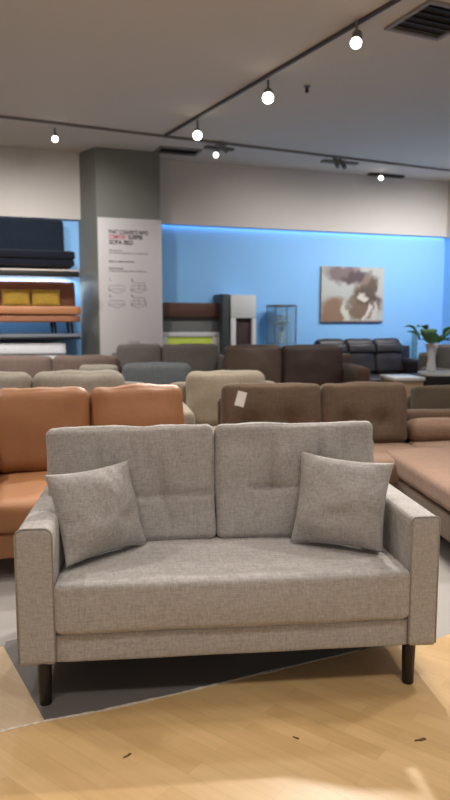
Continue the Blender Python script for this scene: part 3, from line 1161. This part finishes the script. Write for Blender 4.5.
for i, (px, py) in enumerate(((109, 294), (131, 294), (109, 309), (131, 309))):
    sketch(px, py, i)
    text('caption', str(i + 1) + '.', px, py - 13 + (1 if i > 1 else 0), 0.05, M['ink'])
text('caption', 'sofa bed', 129, 343, 0.04, M['ink_l'], 139)

# ------------------------------------------------------------------ wall shelves at left with sofa beds
SD = 0.82                             # shelf depth


def shelf_hit(px, py, dd=SD):
    d = ray(px, py)
    p = o0 + d * ((W0 - wy * dd - o0).dot(wy) / d.dot(wy))
    return wl(p)[0], p.z


def display_shelf(py_top, label, mats, th, lip=0.0):
    x, z = shelf_hit(40, py_top)
    p = W0 + wx * xs1
    t = thing('display_shelf', label, 'shelf', (p.x, p.y, z - th), YW, None)
    boxo('board', (-2.6, 0, -SD, -0.002, 0, th), mats[0], t, 0.003)
    boxo('edge_strip', (-2.6, 0, -SD - 0.012, -SD - 0.001, -lip, th * 0.45), mats[1], t, 0.002)
    return z


xs1 = shelf_hit(79, 270)[0]


z1 = display_shelf(269, 'upper wall shelf at left carrying the black sofa bed', (M['shelf_pale'], M['shelf_dark']), 0.035, 0.06)
z2 = display_shelf(334, 'middle wall shelf at left carrying the rust sofa with yellow pillows', (M['shelf_edge'], M['shelf_dark']), 0.07)
z3 = display_shelf(372, 'lowest wall shelf at left carrying the white sofa bed', (M['shelf_edge'], M['shelf_dark']), 0.07)


def sofabed(label, z, xr_px, py_seat, py_back, xr_back_px, back_mat, seat_mat, base_mat, leg_h, L=2.1, name='sofa_bed', px_ref=40):
    """armless sofa bed, right end at the given pixel, standing on a shelf"""
    xr_, _ = shelf_hit(xr_px, py_seat, SD - 0.04)
    _, zs = shelf_hit(px_ref, py_seat, SD - 0.04)
    xb, _ = shelf_hit(xr_back_px, py_back, 0.25)
    _, zb = shelf_hit(px_ref, py_back, 0.25)
    p = W0 + wx * (xr_ - L / 2)
    t = thing(name, label, 'sofa bed', (p.x, p.y, z), YW)
    hs, hb = zs - z, zb - z
    bm = cushion(L, 0.70, (hs - leg_h) * 0.55, 0.025, (0, 0.01, 0.008), 14, wr=0.005, mtx=T(0, -0.43, hs - (hs - leg_h) * 0.275))
    link('seat_cushion', bm, seat_mat, t)
    bm = cushion(L - 0.01, 0.66, (hs - leg_h) * 0.45 - 0.004, 0.02, (0, 0, 0), 8, wr=0.002, mtx=T(0, -0.43, leg_h + (hs - leg_h) * 0.225))
    link('base', bm, base_mat, t)
    bl = L - (xr_ - xb) if xb < xr_ else L
    for k in range(2):
        bm = cushion(bl / 2 - 0.008, 0.14, hb - hs + 0.02, 0.05, (0, 0.015, 0.006), 14, wr=0.006, seed=k + 3,
                     grooves=((1, -1, 0, 0.02, -1, 1, 0.006, 0.02), (1, -1, 0, -0.14, -1, 1, 0.006, 0.02)),
                     mtx=T(-L / 2 + bl * (k + 0.5) / 2, -0.17, hs + (hb - hs) / 2 - 0.012, R(-6)))
        link('backrest', bm, back_mat, t)
    for lx in (-L / 2 + 0.1, L / 2 - 0.12, L / 2 - 0.34):
        for ly in (-0.68, -0.18):
            bm = nb(); cyl(bm, (lx + leg_h * 0.1, ly, 0.002), (lx, ly, leg_h + 0.005), 0.014, 0.02, 12)
            flat(link('leg', bm, M['black_leg'], t), 40)
    return t, hs


sofabed('navy-black sofa bed on the upper wall shelf at left', z1, 75, 250, 218, 64, M['blk_fab'], M['blk_fab2'], M['blk_fab2'], 0.05)
rs_, hs = sofabed('rust brown leather sofa bed on the middle wall shelf at left', z2, 81, 306, 281, 80, M['rust'], M['rust2'], M['rust'], 0.15)
sofabed('white upholstered sofa bed on the lowest wall shelf at left', z3, 66, 343, 341, 64, M['white_fab'], M['white_fab'], M['white_fab'], 0.1)
for (x0, x1, lab) in ((1, 30, 'left one of the two yellow pillows on the rust sofa bed'), (31, 60, 'right one of the two yellow pillows on the rust sofa bed')):
    a_, zt_ = shelf_hit(x0, 289, 0.40); b_, _ = shelf_hit(x1, 289, 0.40)
    zb_ = z2 + hs + 0.006
    zt_ = shelf_hit(30, 290, 0.36)[1]
    pp = W0 + wx * ((a_ + b_) / 2)
    t = thing('throw_pillow', lab, 'pillow', (pp.x, pp.y, zb_), YW, None)
    hwid = (b_ - a_) / 2 + 0.006
    bm, edge = pillow_bm((-hwid, -0.42, 0), (hwid, -0.42, 0), (hwid, -0.33, zt_ - zb_ + 0.01), (-hwid, -0.33, zt_ - zb_ + 0.01), 0.11, n=16, seed=x0)
    link('cover', bm, M['yellow'], t)

# ------------------------------------------------------------------ ceiling tracks, lamps, vents
def ceil_rail(p, q, label, mat, w=0.028):
    p, q = V(p), V(q)
    d = q - p
    t = thing('lighting_track', label, 'lighting track', (p.x, p.y, CEIL), math.atan2(d.y, d.x))
    boxo('rail', (0, d.length, -w / 2, w / 2, -0.032, -0.001), mat, t, 0.003)
    boxo('end_cap', (-0.012, -0.0005, -w / 2 - 0.002, w / 2 + 0.002, -0.035, -0.001), mat, t, 0.002)
    boxo('end_cap', (d.length + 0.0005, d.length + 0.012, -w / 2 - 0.002, w / 2 + 0.002, -0.035, -0.001), mat, t, 0.002)
    return t


cz = lambda x, y: onz(x, y, CEIL - 0.03)
rA, rB = cz(166, 136.5), cz(402, -1)
ceil_rail(rA, rA + (rB - rA) * 1.25, 'long dark lighting track running from the column towards the top right of the ceiling', M['rail'])
tA, tB = cz(-15, 116), cz(458, 172.5)
ceil_rail(tA, tB, 'lighting track crossing the ceiling along the back wall', M['railw'], 0.02)


def spot(px, py, r, label, up=0.12, lens='lens', twin=False, aim=None, group=None, drop=None):
    """spot head hanging from the ceiling; the lens disc faces down and into the shop"""
    zc = CEIL - (drop or 0.20)
    p = onz(px, py, zc)
    aim = aim or V((0.0, 0.0, 0.6))
    d = (aim - p).normalized()
    t = thing('spotlight', label, 'spotlight', (p.x, p.y, CEIL - 0.033), 0, group)
    o = V((0, 0, zc - (CEIL - 0.033)))
    bm = nb(); cyl(bm, o - d * 0.16, o - d * 0.004, r * 0.92, r * 1.12, 24)
    h = flat(link('housing', bm, M['head'], t), 40)
    bm = nb(); cyl(bm, o - d * 0.0035, o + d * 0.004, r, r, 28)
    flat(link('lens', bm, M[lens], h), 40)
    bm = nb(); cyl(bm, V((0, 0, 0.0)), o - d * 0.08, 0.012, 0.012, 10)
    link('stem', bm, M['head'], t)
    return p, d


lights = []
SA = V((0.1, 2.2, 0.4))
p, d = spot(356, 43, 0.042, 'brightest spotlight at the top right, first on the long diagonal track', aim=SA); lights.append((p, d))
p, d = spot(268, 98, 0.052, 'middle glowing spotlight of the three on the long diagonal track', aim=SA); lights.append((p, d))
p, d = spot(197.5, 135.5, 0.05, 'glowing spotlight nearest the grey column on the diagonal track', aim=SA); lights.append((p, d))
spot(55, 139, 0.035, 'small lit spotlight on the ceiling left of the grey column', aim=V((-1, 3, 0.5)), lens='lens', drop=0.16)
spot(216, 155, 0.035, 'small spotlight right of the grey column, on the track along the wall', aim=V((-0.5, 3, 0.5)), lens='lens_dim', drop=0.17)
spot(227, 152, 0.028, 'unlit small spotlight beside the lit one right of the grey column', aim=V((3, 9, 0.5)), lens='head', drop=0.14)
spot(338, 167, 0.03, 'left head of the paired small spotlights above the canvas', aim=V((2.5, 9, 1)), lens='head', drop=0.14)
spot(345, 168, 0.03, 'right head of the paired small spotlights above the canvas', aim=V((3.0, 9, 1)), lens='head', drop=0.14)
spot(381, 178, 0.032, 'small lit spotlight on the dark ceiling plate above the right end of the canvas', aim=V((0, 2, 0.8)), lens='lens', drop=0.10)
for (px0_, px1_, py_, lab) in ((205, 233, 147.5, 'grey mounting plate on the ceiling right of the column'), (322, 357, 161.5, 'grey mounting plate on the ceiling above the canvas'),
                               (369, 403, 174.5, 'dark mounting plate on the ceiling right of the paired spotlights')):
    a_, b_ = onz(px0_, py_ - 1.5, CEIL), onz(px1_, py_ + 1.5, CEIL)
    d_ = b_ - a_
    bm = nb(); box(bm, 0, d_.length, -0.05, 0.05, -0.03, -0.001, 0.004)
    o = link('mounting_plate', bm, M['vent'] if px0_ == 369 else M['head'], None, False)
    o.location = (a_.x, a_.y, CEIL); o.rotation_euler = (0, 0, math.atan2(d_.y, d_.x))
    tag(o, lab, 'plate')


def vent(px, py, w, h, rz, label):
    p = onz(px, py, CEIL)
    t = thing('ceiling_vent', label, 'vent', (p.x, p.y, CEIL), rz)
    bm = nb()
    f = 0.035
    box(bm, -w / 2, w / 2, -h / 2, -h / 2 + f, -0.02, -0.001)
    box(bm, -w / 2, w / 2, h / 2 - f, h / 2, -0.02, -0.001)
    box(bm, -w / 2, -w / 2 + f, -h / 2 + f, h / 2 - f, -0.02, -0.001)
    box(bm, w / 2 - f, w / 2, -h / 2 + f, h / 2 - f, -0.02, -0.001)
    link('frame', bm, M['ventf'], t, False)
    bm = nb(); box(bm, -w / 2 + f, w / 2 - f, -h / 2 + f, h / 2 - f, -0.004, -0.001)
    link('backing', bm, M['vent'], t, False)
    n = max(3, int(h / 0.10))
    for k in range(n):
        y = -h / 2 + f + (h - 2 * f) * (k + 0.5) / n
        bm = nb(); box(bm, -w / 2 + f, w / 2 - f, -0.012, 0.012, -0.001, 0.001)
        bm.transform(T(0, y, -0.012, R(35)))
        link('slat', bm, M['vent'] if k < n * 0.6 else M['ventf'], t, False)
    return t


vent(434, 20, 0.54, 0.54, R(24), 'large square ceiling air vent at the top right corner')
vent(178, 150.5, 0.60, 0.36, YW, 'dark ceiling air vent beside the top of the grey column')
p = onz(307, 86, CEIL)
t = thing('sprinkler', 'small dark ceiling sprinkler between the two nearer spotlights', 'sprinkler', (p.x, p.y, CEIL), 0)
cylo('plate', (0, 0, -0.008), (0, 0, -0.001), 0.035, 0.035, M['head'], t)
cylo('nozzle', (0, 0, -0.06), (0, 0, -0.0085), 0.02, 0.014, M['vent'], t)
p = onz(290, 180, CEIL)
t = thing('sprinkler', 'tiny ceiling sprinkler near the wall above the glass cabinet', 'sprinkler', (p.x, p.y, CEIL), 0)
cylo('plate', (0, 0, -0.008), (0, 0, -0.001), 0.035, 0.035, M['head'], t)
cylo('nozzle', (0, 0, -0.06), (0, 0, -0.0085), 0.02, 0.014, M['vent'], t)


# ------------------------------------------------------------------ lights
def spotlamp(loc, aim, energy, size=70, blend=0.6, rad=0.08, col=(1, 0.945, 0.88)):
    ld = bpy.data.lights.new('spot', 'SPOT')
    ld.energy = energy; ld.spot_size = R(size); ld.spot_blend = blend; ld.shadow_soft_size = rad; ld.color = col
    o = bpy.data.objects.new('spot_lamp', ld)
    COL.objects.link(o)
    o.location = loc
    o.rotation_euler = (V(aim) - V(loc)).to_track_quat('-Z', 'Y').to_euler()
    return o


def arealamp(loc, sx, sy, energy, col=(1, 0.95, 0.88), rz=0):
    ld = bpy.data.lights.new('area', 'AREA')
    ld.shape = 'RECTANGLE'; ld.size = sx; ld.size_y = sy; ld.energy = energy; ld.color = col
    o = bpy.data.objects.new('added_strip_lamp', ld)
    COL.objects.link(o)
    o.location = loc; o.rotation_euler = (0, 0, rz)
    return o


for (p, d) in lights:
    spotlamp(p + d * 0.03, p + d, 400, 60, 0.7, 0.06)
# shop downlights over the foreground (above the frame) and sofa rows, with added fill lamps
for (x, y, e) in ((-0.9, 0.7, 122), (1.0, 0.8, 122), (0.0, 2.75, 70)):  # last lamp added to brighten the loveseat's seat from above
    spotlamp((x, y, 3.5), (x, y, 0), e, 100, 0.9, 0.25)
for (x, y, e) in ((-2.4, 3.4, 150), (2.4, 3.6, 150), (0.4, 4.9, 110), (-1.6, 6.3, 130), (1.6, 6.4, 120), (3.0, 8.6, 90), (-3.0, 6.8, 170)):  # last lamp added to brighten the wall shelves at left
    spotlamp((x, y, 3.5), (x, y, 0), e * 1.25, 120, 0.9, 0.12)
spotlamp((-1.7, 5.6, 3.5), (-3.1, 8.9, 1.4), 200, 60, 0.9, 0.12)  # extra spot without a fitting, added to brighten the wall shelves from the front
# wall washers on the track by the back wall
for k in (-3.6, -2.4, 0.6, 1.9, 2.9, 3.7):
    q = W0 + wx * k - wy * 2.2
    q2 = W0 + wx * k
    spotlamp((q.x, q.y, 3.5), (q2.x, q2.y, 0.9), 115 if k < -2 else (130 if k > 2 else 95), 112, 0.9, 0.1, (1.0, 0.98, 0.97))


def strip(x0, x1, out, z, energy, col, wid=0.03):
    q = W0 + wx * (x0 + x1) / 2 - wy * out
    return arealamp((q.x, q.y, z), x1 - x0, wid, energy, col, YW)


# added strip lights: blue tints the wall top, white brightens below the upper shelf
strip(cx1 + 0.05, xr - 0.05, 0.03, ZB - 0.004, 3.2, (0.22, 0.52, 1.0))
strip(xs1 - 2.5, xs1 - 0.05, 0.10, z1 - 0.075, 30, (0.75, 0.88, 1.0))

wd = bpy.data.worlds.new('world')
sc.world = wd
wd.use_nodes = True
bg = wd.node_tree.nodes['Background']
bg.inputs['Color'].default_value = (1.0, 0.97, 0.95, 1)
bg.inputs['Strength'].default_value = 0.5

sc.view_settings.view_transform = 'Standard'
sc.view_settings.look = 'None'
sc.view_settings.exposure = 0
sc.view_settings.gamma = 1
sc.view_settings.use_curve_mapping = False

# ------------------------------------------------------------------ groups of repeats
GROUPS = {'spotlight': 'spotlights on the ceiling', 'floor_scrap': 'scraps on the wood floor', 'display_shelf': 'wall shelves at left',
          'sofa_bed': 'sofa beds on the wall shelves', 'sprinkler': 'ceiling sprinklers', 'mounting_plate': 'mounting plates on the ceiling',
          'ceiling_vent': 'ceiling air vents', 'lighting_track': 'lighting tracks on the ceiling'}
for o in COL.objects:
    if o.parent or 'label' not in o:
        continue
    k = o.name.split('.')[0]
    if k in GROUPS:
        o['group'] = GROUPS[k]
    elif k == 'throw_pillow':
        o['group'] = 'yellow pillows on the rust sofa bed' if 'yellow' in o['label'] else 'grey throw pillows on the loveseat'
